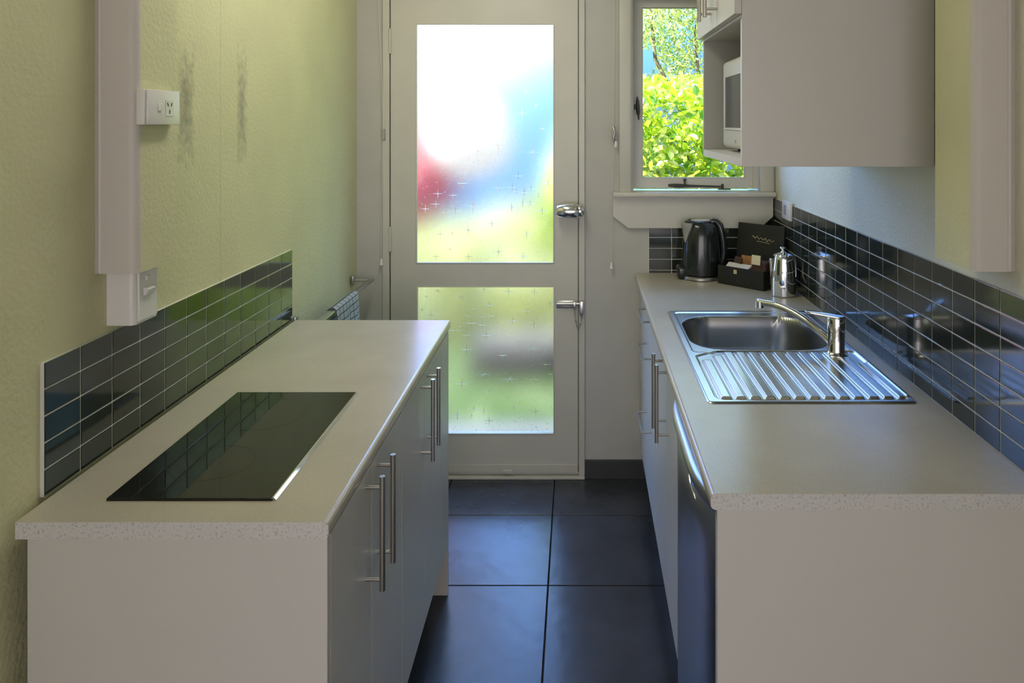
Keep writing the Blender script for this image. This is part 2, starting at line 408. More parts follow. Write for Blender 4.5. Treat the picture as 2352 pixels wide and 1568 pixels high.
# boxed ends hanging from the ceiling either side (the remains of an old opening)
def nib(name, x0, x1, yn, yf, zb, warp, side):
    b = B(); r = .016; e = x1 if side > 0 else x0                     # e = the edge towards the aisle
    o = x0 if side > 0 else x1
    if side > 0: poly = [(o, yf), (e, yf)] + [(e-r+r*math.cos(a), yn+r-r*math.sin(a)) for a in [math.pi/2*i/6 for i in range(7)]] + [(o+.012, yn), (o+.010, yn+.004), (o, yn+.004)]
    else: poly = [(o, yf), (e, yf)] + [(e+r-r*math.cos(a), yn+r-r*math.sin(a)) for a in [math.pi/2*i/6 for i in range(7)]] + [(o-.012, yn), (o-.010, yn+.004), (o, yn+.004)]
    prism(b, poly, 'z', zb, 2.56)
    prism(b, [(o, yn+.004), (o+side*.008, yn-.001), (o+side*.012, yn-.003), (o+side*.016, yn-.001), (o+side*.017, yn+.004)], 'z', zb+.002, 2.56)
    b.normal_update()
    for f in b.faces:
        if abs(f.normal.x) > .995: f.material_index = 1               # the side is painted like the wall
    return tag(obj(name, b, ['nib_paint', 'nib_cream'], smooth=30, warp=warp), **S)
nib('trim_1', WL, -.864, 1.463, 1.615, 1.264, wl, 1)
nib('trim_2', .770, WR, 1.447, 1.605, 1.272, wr, -1)

# ------------------------------------------------------------------ door with star-patterned glass
DF = BACK-.004                                        # plane of the door's face
def dx(x): return (x-AX)/(F/DF)
def dz(y): return EYE-(y-AY)/(F/DF)
door = thing('door_1', None, None, (-.41, DF, 0), kind='structure')
b = B()
box(b, DX0, dx(895), BACK-.012, BACK+.11, .012, DZ1, bev=.002); box(b, dx(1329.5), DX1, BACK-.012, BACK+.11, .012, DZ1, bev=.002)
box(b, dx(895), dx(1329.5), BACK-.012, BACK+.11, dz(-4), DZ1, bev=.002)
box(b, dx(895)-.001, dx(895)+.014, DF+.04, BACK+.11, .012, DZ1); box(b, dx(1329.5)-.014, dx(1329.5)+.001, DF+.04, BACK+.11, .012, DZ1)
obj('door_frame', b, 'trim_paint', door)
b = B(); box(b, DX0, DX1, BACK-.016, BACK+.14, 0, .012, bev=.002); box(b, dx(895), dx(1329.5), BACK+.006, BACK+.14, .012, .024, bev=.002)
obj('threshold', b, 'trim_paint', door)
UP = (dx(955), dx(1273), dz(605), dz(54)); LO = (dx(957), dx(1273.5), dz(997), dz(657))
b = B(); wallbox(b, dx(897.5), dx(1327.5), DF, DF+.038, dz(1083), dz(-2), [UP, LO])
leaf = obj('door_leaf', b, 'trim_paint', door)
b = B()                                               # low weather strip and plate line along the bottom
box(b, dx(897.5), dx(1327.5), DF-.004, DF, dz(1083), dz(1066), bev=.001)
box(b, dx(1155), dx(1176), DF-.010, DF-.003, dz(1085), dz(1078), bev=.001)
obj('weather_strip', b, 'trim_paint', door)
for (x0, x1, z0, z1) in (UP, LO):
    b = B(); t = .0045
    for q in ((x0, x0+t, z0, z1), (x1-t, x1, z0, z1), (x0+t, x1-t, z0, z0+t), (x0+t, x1-t, z1-t, z1)):
        box(b, q[0], q[1], DF-.003, DF+.012, q[2], q[3], bev=.0012)
    obj('glazing_bead', b, 'trim_paint', door, smooth=40)
def A_(l, oy): return [(940+x/5.406, oy+y/5.406, s) for x, y, s in l]
stars_up = A_([(125,230,5),(188,605,6),(775,590,9),(1270,595,8),(1020,790,12),(722,870,20),(370,930,12),(316,1200,13),(726,1200,10),(1107,1150,19),(1450,905,14),(1400,1185,14),(1515,630,12),(1640,605,12),(1762,262,7),(1570,1090,6),(1655,1375,8),(560,630,5),(910,1310,5)], 40) + \
  A_([(438,115,15),(1100,35,11),(1525,105,21),(730,185,8),(848,108,7),(910,165,5),(790,240,4),(1065,210,4),(1350,400,13),(1105,545,15),(662,490,15),(1275,540,10),(1425,605,13),(1330,590,7),(1510,555,7),(1600,640,7),(1750,485,12),(350,620,13),(540,640,11),(325,750,13),(195,810,11),(440,855,8),(570,830,13),(782,765,22),(1270,795,13),(1405,740,12),(1500,735,8),(1650,835,13),(1020,995,13),(728,1075,23),(380,1130,14),(1455,1125,13),(530,1115,8),(500,1315,8),(1107,1345,22),(330,1405,13),(733,1405,12),(1410,1400,13)], 330)
stars_lo = [(1000+x/4.238, 640+y/4.238, s) for x, y, s in [(250,183,10),(525,260,12),(375,293,7),(712,130,15),(963,130,10),(470,110,9),(1120,250,8),(890,318,9),(350,435,16),(320,365,8),(450,375,7),(540,365,7),(450,455,10),(250,467,8),(195,507,13),(750,412,11),(960,455,13),(305,555,9),(495,557,13),(300,692,16),(930,688,22),(652,752,12),(470,937,20),(1065,840,8),(715,983,20),(963,985,12),(255,1028,14),(520,1108,8),(372,1273,10),(470,1293,11),(210,1340,12),(350,1340,7),(760,1260,9),(975,1300,12),(520,1390,13),(1125,935,7),(20,125,8)]] + [(989,725,20),(1003,669,8),(978,682,6),(968,712,7)]
def star(bm, x, z, y, r, h, rot=0, eight=False):
    n = 8 if not eight else 16; c = bm.verts.new((x, y-h, z)); ring = []
    w_ = min(.0021, r*.2)
    for k in range(n):
        a = 2*math.pi*k/n+rot
        if n == 8: rr = r if k % 2 == 0 else w_
        else: rr = r if k % 4 == 0 else (r*.42 if k % 2 == 0 else w_*1.3)
        if k*8//n % 4 == 2 and k % 2 == 0: rr *= 1.0
        ring.append(bm.verts.new((x+rr*math.cos(a), y, z+rr*math.sin(a))))
    for k in range(n):
        f = bm.faces.new((c, ring[k], ring[(k+1) % n])); f.material_index = 1
rs = random.Random(3)
for (nm, (x0, x1, z0, z1), st, ndots, dot_z) in (('upper', UP, stars_up, 420, .62), ('lower', LO, stars_lo, 380, 1.0)):
    b = B(); yg = DF+.010
    v = [b.verts.new(p) for p in ((x0+.002, yg, z0+.002), (x1-.002, yg, z0+.002), (x1-.002, yg, z1-.002), (x0+.002, yg, z1-.002), (x0+.002, yg+.005, z0+.002), (x1-.002, yg+.005, z0+.002), (x1-.002, yg+.005, z1-.002), (x0+.002, yg+.005, z1-.002))]
    b.faces.new((v[0], v[1], v[2], v[3]))
    for q in ((4, 7, 6, 5), (0, 4, 5, 1), (1, 5, 6, 2), (2, 6, 7, 3), (3, 7, 4, 0)): b.faces.new([v[k] for k in q]).material_index = 2
    for (sxp, syp, s_) in st:
        X, Z = dx(sxp), dz(syp); r_ = s_/523
        X = min(max(X, x0+r_+.004), x1-r_-.004)
        star(b, X, Z, yg-.0002, r_, .0024, 0, s_ > 13 and rs.random() < .6)
    for k in range(ndots):
        tz = rs.random()**1.7*dot_z; X = x0+.012+rs.random()*(x1-x0-.024); Z = z0+.012+tz*(z1-z0-.024)
        star(b, X, Z, yg-.0002, rs.uniform(.0022, .0042), .0016, rs.random()*.3)
    obj('glass_pane', b, ['glass_star_ground', 'glass_star_facet', 'glass_clear'], door, label='%s pane of star-patterned obscured glass' % nm)
for (yc) in (95, 548):
    b = B(); zc = dz(yc); tube(b, [(dx(896.5), DF-.007, zc-.055), (dx(896.5), DF-.007, zc+.055)], .0055, 10)
    box(b, dx(891), dx(902), DF-.003, DF, zc-.052, zc+.052)
    obj('hinge', b, 'trim_paint', door, smooth=40)
# barrel-shaped chrome knob lying across the gap
b = B(); zc = dz(482)
lx = [(1280, 12), (1284, 14.5), (1296, 17.5), (1310, 18.5), (1322, 18), (1328, 16.5)]
tube(b, [(dx(x), DF-.045, zc) for x, r in lx], [(r/523) for x, r in lx], 24)
tube(b, [(dx(1308), DF-.03, zc), (dx(1308), DF, zc)], [.012, .018], 16)
obj('door_knob', b, 'chrome', door, smooth=40)
b = B(); lx = [(1329, 16), (1335, 17), (1340, 14.5), (1341, 13)]
tube(b, [(dx(x), DF-.036, zc) for x, r in lx], [(r/523) for x, r in lx], 24); box(b, dx(1331), dx(1340), DF-.036, BACK-.011, zc-.018, zc+.018, bev=.002)
obj('lock_keeper', b, 'chrome', door, smooth=40)
b = B(); zc = dz(698)
box(b, dx(1278), dx(1324), DF-.004, DF, zc-.018, zc+.017, bev=.0015)
tube(b, [(dx(1279), DF-.011, zc+.004), (dx(1331), DF-.011, zc+.004)], .0075, 12)
box(b, dx(1316), dx(1323), DF-.02, DF-.002, zc-.014, zc+.014, bev=.002)
obj('barrel_bolt', b, 'chrome_dull', door, smooth=40)
b = B(); box(b, dx(1331), dx(1341), DF-.022, BACK-.011, dz(722), dz(689), bev=.003)
obj('bolt_keeper', b, 'chrome_dull', door, smooth=40)
b = B(); pts = []
for i in range(15):
    tt = i/14; xx = 1319+(1337-1319)*tt; sag = 1-(2*tt-1)**2
    pts.append(Vector((dx(xx), DF-.02, dz(707+45*sag**.75))))
for i in range(14):                                  # chain of small links
    a, c = pts[i], pts[i+1]; d = (c-a).normalized(); n_ = Vector((0, 1, 0)) if i % 2 else d.cross(Vector((0, 1, 0))).normalized()
    mid = (a+c)/2; L = (c-a).length*.62; r_ = .0034
    ring = [mid+d*L*math.cos(2*math.pi*k/10)+n_*r_*math.sin(2*math.pi*k/10) for k in range(10)]
    tube(b, ring, .0011, 6, closed=True)
obj('safety_chain', b, 'chrome_dull', door, smooth=60)

# ------------------------------------------------------------------ window
win = thing('window_1', None, None, (.48, BACK, WZ0), kind='structure')
def bx(x): return (x-AX)/523
def bz(y): return EYE-(y-AY)/523
b = B()
prism(b, [(bx(1422), BACK-.022), (bx(1447), BACK-.022), (bx(1453), BACK-.014), (bx(1455), BACK+.02), (bx(1422), BACK)], 'z', bz(440), 2.15, bev=.0015)
box(b, bx(1745), bx(1775.5), BACK-.016, BACK+.03, bz(440), 2.15, bev=.002)
box(b, bx(1422), bx(1775), BACK-.02, BACK+.02, bz(-12), 2.15, bev=.002)
obj('casing', b, 'trim_paint', win, smooth=30)
b = B(); box(b, bx(1453), bx(1455.5), BACK, BACK+.12, bz(435), 2.12); box(b, bx(1734), bx(1745), BACK+.03, BACK+.12, bz(435), 2.12)
box(b, bx(1440), bx(1757), BACK, BACK+.12, 2.11, 2.13)
obj('jamb', b, 'trim_paint', win)
SY = BACK+.045; sf = F/SY
def ex(x): return (x-AX)/sf
def ez(y): return EYE-(y-AY)/sf
b = B(); wallbox(b, ex(1455), ex(1734), SY, SY+.035, ez(432), 2.11, [(ex(1475), ex(1711), ez(409), ez(17))])
sash = obj('sash', b, 'trim_paint', win)
b = B(); t = .004
for q in ((ex(1475), ex(1475)+t, ez(409), ez(17)), (ex(1711)-t, ex(1711), ez(409), ez(17)), (ex(1475)+t, ex(1711)-t, ez(409), ez(409)+t), (ex(1475)+t, ex(1711)-t, ez(17)-t, ez(17))):
    box(b, q[0], q[1], SY+.006, SY+.018, q[2], q[3], bev=.001)
obj('glazing_bead', b, 'trim_paint', win)
b = B(); box(b, ex(1475)+.001, ex(1711)-.001, SY+.018, SY+.022, ez(409)+.001, ez(17)-.001)
obj('glass_pane', b, 'glass_clear', win)
b = B(); box(b, bx(1407), bx(1777), BACK-.045, BACK+.12, bz(450), bz(440), bev=.003, seg=3)
obj('sill', b, 'trim_paint', win, smooth=30)
b = B(); prism(b, [(bx(1407), bz(450)), (bx(1407), bz(496)), (bx(1442), bz(523)), (bx(1744), bz(523)), (bx(1774), bz(496)), (bx(1774), bz(450))], 'y', BACK-.018, BACK, bev=.002)
obj('apron', b, 'trim_paint', win)
b = B(); lo_ = SY-.012                                # casement stay along the bottom rail
q = [(1534, 3.5), (1540, 5), (1552, 6), (1566, 5.5), (1580, 4), (1600, 3.2), (1640, 3), (1660, 3)]
tube(b, [(ex(x), lo_, ez(425+(x-1534)*.025)) for x, r in q], [(r/523, r/523*.7) for x, r in q], 12)
tube(b, [(ex(1572), lo_, ez(424)), (ex(1572), lo_+.004, ez(413))], .004, 10)
lathe(b, [(.001, -.006), (.006, -.004), (.0075, 0), (.006, .005), (.001, .007)], (ex(1572), lo_, ez(412)), 14)
tube(b, [(ex(1658), lo_, ez(422)), (ex(1658), lo_, ez(433))], .006, 10); box(b, ex(1648), ex(1676), lo_-.01, lo_+.008, ez(435), ez(432.5), bev=.001)
obj('window_stay', b, 'iron_dark', win, smooth=50, label='dark iron window stay')
b = B()
q = [(222, 2), (232, 5.5), (245, 7.5), (258, 7), (268, 3), (275, 2.6)]
tube(b, [(ex(1463+(y-222)*.06), SY-.014, ez(y)) for y, r in q], [(r/523, r/523*.6) for y, r in q], 12)
box(b, ex(1456), ex(1467), SY-.014, SY, ez(252), ez(240), bev=.002)
obj('window_catch', b, 'iron_dark', win, smooth=50, label='dark iron window catch')

# ================================================================== SPLASHBACKS
rt = random.Random(5)
def splash(name, label, face, rows, cols, zt, zb, axis, warp, ph, pw, thick, u0, sgn, skip=None):
    """rows of glazed tiles; face = plane of the tile faces, sgn = which way they look"""
    t = thing(name, label, 'splashback', (face, u0, zb) if axis == 'x' else (u0, face, zb), warp=warp)
    bt, bg_ = B(), B()
    back = face-sgn*thick
    uu = u0+cols*pw
    if axis == 'x': box(bg_, *sorted((back, face-sgn*.0010)), u0, uu, zb, zt-.001)
    else: box(bg_, u0, uu, *sorted((back, face-sgn*.0010)), zb, zt-.001)
    for r in range(rows):
        z1 = zt-r*ph; z0 = max(z1-ph, zb)
        if z1-z0 < .008: continue
        for c in range(int(math.ceil(cols))):
            a0 = u0+c*pw; a1 = min(a0+pw, uu)
            if skip and skip(a0, a1, z0, z1): continue
            gp = .0011
            q = bmesh.new(); bmesh.ops.create_cube(q, size=1)
            W_, H_ = a1-a0-2*gp, z1-z0-2*gp
            for v in q.verts: v.co = Vector((v.co.x*W_, v.co.y*thick, v.co.z*H_))
            bmesh.ops.bevel(q, geom=list(q.edges), offset=.0016, segments=2, profile=.6, affect='EDGES')
            M = Matrix.Rotation(rt.gauss(0, .002), 4, 'Z') @ Matrix.Rotation(rt.gauss(0, .003), 4, 'X')
            ctr = Vector(((a0+a1)/2, 0, (z0+z1)/2))
            for v in q.verts:
                p = M @ v.co + ctr
                off = -sgn*thick/2*1.0
                if axis == 'x': v.co = Vector((face+off+p.y, p.x, p.z))
                else: v.co = Vector((p.x, face+off+p.y, p.z))
            add(bt, q)
    obj('glazed_tiles', bt, 'tile_glaze', t, warp=warp); obj('grout_bed', bg_, 'grout', t, warp=warp)
    return t
TL = -.9405
splash('tile_splashback', 'low strip of dark glazed subway tiles behind the left worktop and black cooktop', TL, 5, 12, 1.1375, .9, 'x', wl, .0475, .098, .0075, 1.316, 1)
TR = .8455
splash('tile_splashback', 'long dark glazed tile splashback on the right wall beside the sink', TR, 7, 22.4, 1.229, .9, 'x', wr, .0475, .0975, .0075, 1.10, -1)
splash('tile_splashback', 'short dark tile splashback under the window sill, behind the kettle and box', BACK-.008, 6, 5.55, 1.1528, .9, 'y', None, .0478, .0994, .008, bx(1490), -1)

# ================================================================== LEFT RUN
def worktop(name, label, xf, xb, y0, y1, warp, holes=None):
    """laminate top; xf = rolled front edge, xb = wall side"""
    t = .029; r = .009; s = 1 if xb > xf else -1; b = B(); zt = .9
    prof = [(xf+s*.05, zt), (xf+s*(r+.0012), zt)] + [(xf+s*(r-r*math.sin(a)), zt-r+r*math.cos(a)) for a in [math.pi/2*i/6 for i in range(7)]] + \
           [(xf+s*(r-r*math.cos(a)), zt-t+r-r*math.sin(a)) for a in [math.pi/2*i/6 for i in range(7)]] + [(xf+s*.05, zt-t)]
    prism(b, prof, 'y', y0, y1)
    if not holes: box(b, *sorted((xf+s*.05, xb)), y0, y1, zt-t, zt)
    else:
        hx0, hx1, hy0, hy1 = holes
        for q in ((xf+s*.05, xb, y0, hy0), (xf+s*.05, xb, hy1, y1), (xf+s*.05, hx0, hy0, hy1), (hx1, xb, hy0, hy1)):
            box(b, *sorted(q[:2]), q[2], q[3], zt-t, zt)
    o = tag(obj(name, b, 'worktop_laminate', smooth=35, warp=warp), label, 'worktop')
    ed = [(xb, zt-.0006)] + [(p[0]+s*.0004, p[1]-.0004 if p[1] > zt-t/2 else p[1]+.0004) for p in prof[1:-1]] + [(xb, zt-t+.0006)]
    b = B(); prism(b, ed, 'y', y0-.0012, y0+.0002)
    obj('edge_strip', b, 'worktop_edging', o, warp=warp, label='pale speckled edging on the cut end')
    return o
worktop('worktop', 'speckled beige worktop on the left, holding the black cooktop', -.4116, -.931, 1.235, 2.492, wl)

def bar_handle(parent, x, y, z0, z1, reach, warp, s, r=.0058):
    """vertical steel bar on two posts; reach = distance to the door face, s = direction of the door"""
    b = B(); tube(b, [(x, y, z0), (x, y, z1)], r, 14)
    for z in (z0+.022, z1-.022): tube(b, [(x, y, z), (x+s*reach, y, z)], r*.62, 10)
    return obj('handle', b, 'steel_bar', parent, smooth=40, warp=warp)
def front(parent, name, x0, x1, y0, y1, z0, z1, warp, material='cabinet_white', label=None):
    b = B(); box(b, x0, x1, y0+.0015, y1-.0015, z0, z1, bev=.0012)
    return obj(name, b, material, parent, warp=warp, label=label)
FX = -.4155                                            # plane of the left doors
def left_unit(label, y0, y1, ym, handles, end_near=False, end_far=None):
    t = thing('base_cabinet', label, 'cabinet', (-.67, (y0+y1)/2, 0), warp=wl, group='white base cabinets under the left worktop')
    b = B(); box(b, -.925, FX-.018, y0+(.017 if end_near else .001), y1-.001, .165, .870)
    obj('carcass', b, 'cabinet_inside', t, warp=wl)
    d1 = front(t, 'door', FX-.018, FX, y0+(.017 if end_near else 0), ym, .168, .866, wl); d2 = front(t, 'door', FX-.018, FX, ym, y1, .168, .866, wl)
    for dd, (hy, hz0, hz1) in zip((d1, d2), handles): bar_handle(dd, FX+.0325, hy, hz0, hz1, .0325, wl, -1)
    b = B(); box(b, -.478, -.470, y0+.01, y1, 0, .165)
    obj('kickboard', b, 'kick_grey', t, warp=wl)
    if end_near:
        b = B(); box(b, -.9155, FX, y0, y0+.016, 0, .8705, bev=.001)
        obj('end_panel', b, 'cabinet_white', t, warp=wl)
    if end_far:
        b = B(); box(b, FX-.018, FX, y1, end_far-.018, .168, .866, bev=.001)
        obj('filler_panel', b, 'cabinet_white', t, warp=wl)
        b = B(); box(b, -.925, FX, end_far-.017, end_far, 0, .8705, bev=.001)
        obj('end_panel', b, 'cabinet_white', t, warp=wl)
    return t
left_unit('near white base cabinet with two bar-handled doors under the cooktop', 1.240, 1.790, 1.515, [(1.474, .636, .862), (1.562, .640, .866)], end_near=True)
left_unit('far white base cabinet with two bar-handled doors, left of the glazed door', 1.792, 2.34, 2.062, [(2.018, .645, .866), (2.105, .650, .868)], end_far=2.475)

# cooktop
ck = thing('cooktop', 'black glass two-burner cooktop set in the left worktop', 'cooktop', (-.68, 1.56, .9), warp=wl)
b = B(); box(b, -.8235, -.5325, 1.303, 1.817, .8995, .9045, bev=.0015); obj('glass_top', b, 'glass_black', ck, warp=wl)
b = B(); prism(b, [(-.5335, .9002), (-.5335, .9052), (-.5305, .9052), (-.5262, .9012), (-.5262, .9002)], 'y', 1.305, 1.816)
obj('metal_trim', b, 'chrome', ck, warp=wl, label='bright metal edge strip')
b = B()                                                 # faint ring marks of the two burners
mat('ring_grey', (.012, .013, .012), .2)
for cy, rr in ((1.44, .075), (1.68, .09)):
    n = 48; b = B()
    for k in range(n):
        a0, a1 = 2*math.pi*k/n, 2*math.pi*(k+1)/n
        v = [b.verts.new((-.70+r_*math.cos(a), cy+r_*math.sin(a), .90465)) for r_, a in ((rr, a0), (rr, a1), (rr-.0008, a1), (rr-.0008, a0))]
        b.faces.new(v)
    obj('burner_mark', b, 'ring_grey', ck, warp=wl)

# socket on the side of the left boxed end
NX = -.864
so_ = thing('power_socket', 'white power socket on the side of the left hanging wall end', 'socket', (NX, 1.52, 1.59), warp=wl)
b = B(); box(b, NX, NX+.016, 1.462, 1.588, 1.5575, 1.628, bev=.002); obj('mounting_block', b, 'white_plastic', so_, smooth=40, warp=wl)
b = B(); box(b, NX+.016, NX+.0205, 1.468, 1.588, 1.5575, 1.628, bev=.002); obj('face_plate', b, 'white_plastic', so_, smooth=40, warp=wl)
b = B(); box(b, NX+.020, NX+.0235, 1.505, 1.516, 1.585, 1.601, bev=.0015); obj('switch', b, 'white_plastic', so_, warp=wl)
b = B(); box(b, NX+.0205, NX+.0214, 1.532, 1.562, 1.575, 1.608, bev=.0006); obj('outlet', b, 'white_plastic', so_, warp=wl)
b = B()
for cy, cz, rot in ((1.539, 1.599, -.5), (1.553, 1.599, .5), (1.546, 1.584, 0)):
    q = bmesh.new(); bmesh.ops.create_cube(q, size=1)
    for v in q.verts: v.co = Vector((v.co.x*.001, v.co.y*.002, v.co.z*.008))
    add(b, q, M=Matrix.Translation((NX+.0215, cy, cz)) @ Matrix.Rotation(-rot, 4, 'X'))
obj('pin_slots', b, 'rubber_black', so_, warp=wl)
# isolator switch block below
sw = thing('switch_block', 'white two-switch block on the left wall, directly below the hanging wall end', 'switch', (WL, 1.54, 1.151), warp=wl)
b = B(); poly = [(WL, 1.585), (-.892, 1.585)] + [(-.892-.012+.012*math.cos(a), 1.505+.012-.012*math.sin(a)) for a in [math.pi/2*i/6 for i in range(7)]] + [(WL, 1.505)]
prism(b, poly, 'z', 1.151, 1.2635); obj('block', b, 'white_plastic', sw, smooth=30, warp=wl)
b = B(); box(b, -.8925, -.888, 1.515, 1.582, 1.156, 1.26, bev=.0015); obj('face_plate', b, 'white_plastic', sw, warp=wl)
b = B(); box(b, -.889, -.884, 1.537, 1.552, 1.236, 1.246, bev=.0015); obj('switch', b, 'white_plastic', sw, warp=wl)
b = B(); prism(b, [(-.889, 1.206), (-.889, 1.224), (-.877, 1.219), (-.884, 1.206)], 'y', 1.530, 1.560, bev=.0015); obj('switch', b, 'white_plastic', sw, warp=wl)

# towel rail and towel at the far end of the left wall
rail = thing('towel_rail', 'metal towel rail on the left wall beyond the worktop', 'towel rail', (-.93, 2.9, .895), warp=wl)
RX = -.862
b = B(); box(b, RX-.013, RX+.013, 2.50, 3.19, .884, .892, bev=.002); obj('bar', b, 'chrome_dull', rail, smooth=40, warp=wl)
for yy in (3.175, 2.51):
    b = B(); tube(b, [(RX, yy, .888), (WL+.008, yy, .889)], .006, 12); lathe(b, [(.002, -.022), (.012, -.018), (.015, 0), (.012, .018), (.002, .022)], (WL+.012, yy, .889), 14, sx=.7)
    obj('bracket', b, 'chrome_dull', rail, smooth=50, warp=wl)
b = B(); uvl = b.loops.layers.uv.new('UVMap')
prof = []
for i in range(31):
    sl = i/30*.62-.31
    a = sl/.0165
    if abs(a) <= math.pi/2: p_ = (RX+.0165*math.sin(a), .888+.014*math.cos(a))
    else:
        e = abs(sl)-.0165*math.pi/2; sg = 1 if sl > 0 else -1; p_ = (RX+sg*(.0165+.012*math.sin(min(e*9, 1.57))*(1 if sg > 0 else .4)), .888-e)
    prof.append(p_)
g_ = []
for j in range(15):
    yy = 2.655+.275*j/14
    row = []
    for i, (x, z) in enumerate(prof):
        d_ = max(0, .89-z); wv = .006*math.sin(j*1.1+i*.1)*min(1, d_*8)
        row.append(b.verts.new((x+wv, yy+.02*d_*math.sin(j), z)))
    g_.append(row)
for j in range(14):
    for i in range(30):
        f = b.faces.new((g_[j][i], g_[j][i+1], g_[j+1][i+1], g_[j+1][i]))
        for l, (jj, ii) in zip(f.loops, ((j, i), (j, i+1), (j+1, i+1), (j+1, i))): l[uvl].uv = (jj/14, ii/30)
bmesh.ops.solidify(b, geom=list(b.faces), thickness=.003)
tag(obj('tea_towel', b, 'towel_check', smooth=80, warp=wl), 'white tea towel with a dark grid pattern hanging over the towel rail', 'towel')

# ================================================================== RIGHT RUN
SX0, SX1, SY0, SY1 = .3035, .8035, 1.750, 2.607
worktop('worktop', 'speckled beige worktop on the right, holding the sink, kettle and flask', .2386, .846, 1.329, 3.262, wr, (SX0+.012, SX1-.012, SY0+.012, SY1-.012))
RFX = .2575
ep = B(); box(ep, .251, .850, 1.332, 1.350, 0, .8705, bev=.001)
tag(obj('end_panel', ep, 'cabinet_white', warp=wr), 'plain white end panel closing the near end of the right run', 'panel')

# dishwasher
dw = thing('dishwasher', 'stainless steel bow-fronted dishwasher under the near end of the right worktop', 'dishwasher', (.55, 1.65, 0), warp=wr)
b = B(); box(b, .285, .83, 1.352, 1.945, .02, .868); obj('tub', b, 'grey_plastic', dw, warp=wr)
def bowed(z0, z1, dep, rnd, nz=10):
    b = B(); ny = 36; rows = []
    for j in range(nz+1):
        z = z0+(z1-z0)*j/nz; e = min(z-z0, z1-z); k = 0 if e >= rnd else rnd-math.sqrt(max(0, rnd*rnd-(rnd-e)**2))
        rows.append([(.272-dep*(1-abs(t)**5)+k, 1.352+.593*(i/ny), z) for i in range(ny+1) for t in (2*i/ny-1,)])
    g = [[b.verts.new(p) for p in r] for r in rows]
    gb = [[b.verts.new((.285, p[1], p[2])) for p in r] for r in rows]
    for A2, fl in ((g, False), (gb, True)):
        for j in range(nz):
            for i in range(ny):
                q = (A2[j][i], A2[j+1][i], A2[j+1][i+1], A2[j][i+1]); b.faces.new(q[::-1] if fl else q)
    for i in range(ny):
        b.faces.new((g[0][i], g[0][i+1], gb[0][i+1], gb[0][i])); b.faces.new((g[nz][i+1], g[nz][i], gb[nz][i], gb[nz][i+1]))
    for j in range(nz):
        b.faces.new((g[j][0], gb[j][0], gb[j+1][0], g[j+1][0])); b.faces.new((g[j+1][ny], gb[j+1][ny], gb[j][ny], g[j][ny]))
    bmesh.ops.recalc_face_normals(b, faces=list(b.faces)); return b
obj('door', bowed(.11, .828, .030, .01, 16), 'steel_appliance', dw, smooth=50, warp=wr)
obj('handle_rail', bowed(.832, .869, .046, .016, 12), 'steel_appliance', dw, smooth=50, warp=wr)
b = B(); q = [(.2455+.002*abs(i-5)/5, 1.53+.11*i/10, .782+.014*math.sin(math.pi*i/10*.5)) for i in range(11)]
tube(b, [(p[0]-.004, p[1], p[2]) for p in q], [.0006+.0035*math.sin(math.pi*i/10) for i in range(11)], 8); obj('badge', b, 'chrome', dw, smooth=60, warp=wr, label='small bright crescent badge')
b = B(); box(b, .29, .31, 1.352, 1.945, 0, .11); obj('kickboard', b, 'kick_grey', dw, warp=wr)

sc_ = thing('base_cabinet', 'white base cabinet with two bar-handled doors under the sink', 'cabinet', (.55, 2.2, 0), warp=wr)
b = B(); 
for q in ((.276, .84, 1.952, 1.968, .155, .868), (.276, .84, 2.432, 2.448, .155, .72), (.276, .84, 1.968, 2.432, .155, .171), (.826, .84, 1.968, 2.432, .171, .70)): box(b, *q)
obj('carcass', b, 'cabinet_inside', sc_, warp=wr)
d1 = front(sc_, 'door', RFX, RFX+.018, 1.95, 2.19, .155, .866, wr); d2 = front(sc_, 'door', RFX, RFX+.018, 2.19, 2.45, .155, .866, wr)
bar_handle(d1, RFX-.036, 2.137, .643, .866, .036, wr, 1); bar_handle(d2, RFX-.036, 2.235, .645, .868, .036, wr, 1)
b = B(); box(b, .290, .300, 1.95, 2.45, 0, .155); obj('kickboard', b, 'kick_grey', sc_, warp=wr)
dc = thing('drawer_cabinet', 'white three-drawer base cabinet at the far end of the right run', 'cabinet', (.55, 2.8, 0), warp=wr)
b = B(); box(b, .276, .84, 2.452, 2.62, .155, .72); box(b, .276, .84, 2.62, 3.255, .155, .868); obj('carcass', b, 'cabinet_inside', dc, warp=wr)
for z0, z1, hz in ((.745, .866, .836), (.475, .742, .702), (.155, .472, .436)):
    d = front(dc, 'drawer', RFX, RFX+.018, 2.452, 3.15, z0, z1, wr)
    b = B(); tube(b, [(RFX-.034, 2.70, hz), (RFX-.034, 2.90, hz)], .0038, 10)
    for yy in (2.705, 2.895): tube(b, [(RFX-.034, yy, hz), (RFX, yy, hz)], .0038, 8)
    obj('handle', b, 'chrome_dull', d, smooth=40, warp=wr)
b = B(); box(b, RFX, RFX+.018, 3.153, 3.262, .155, .866, bev=.001); obj('filler_panel', b, 'cabinet_white', dc, warp=wr)
b = B(); box(b, .290, .300, 2.452, 3.255, 0, .155); obj('kickboard', b, 'kick_grey', dc, warp=wr)

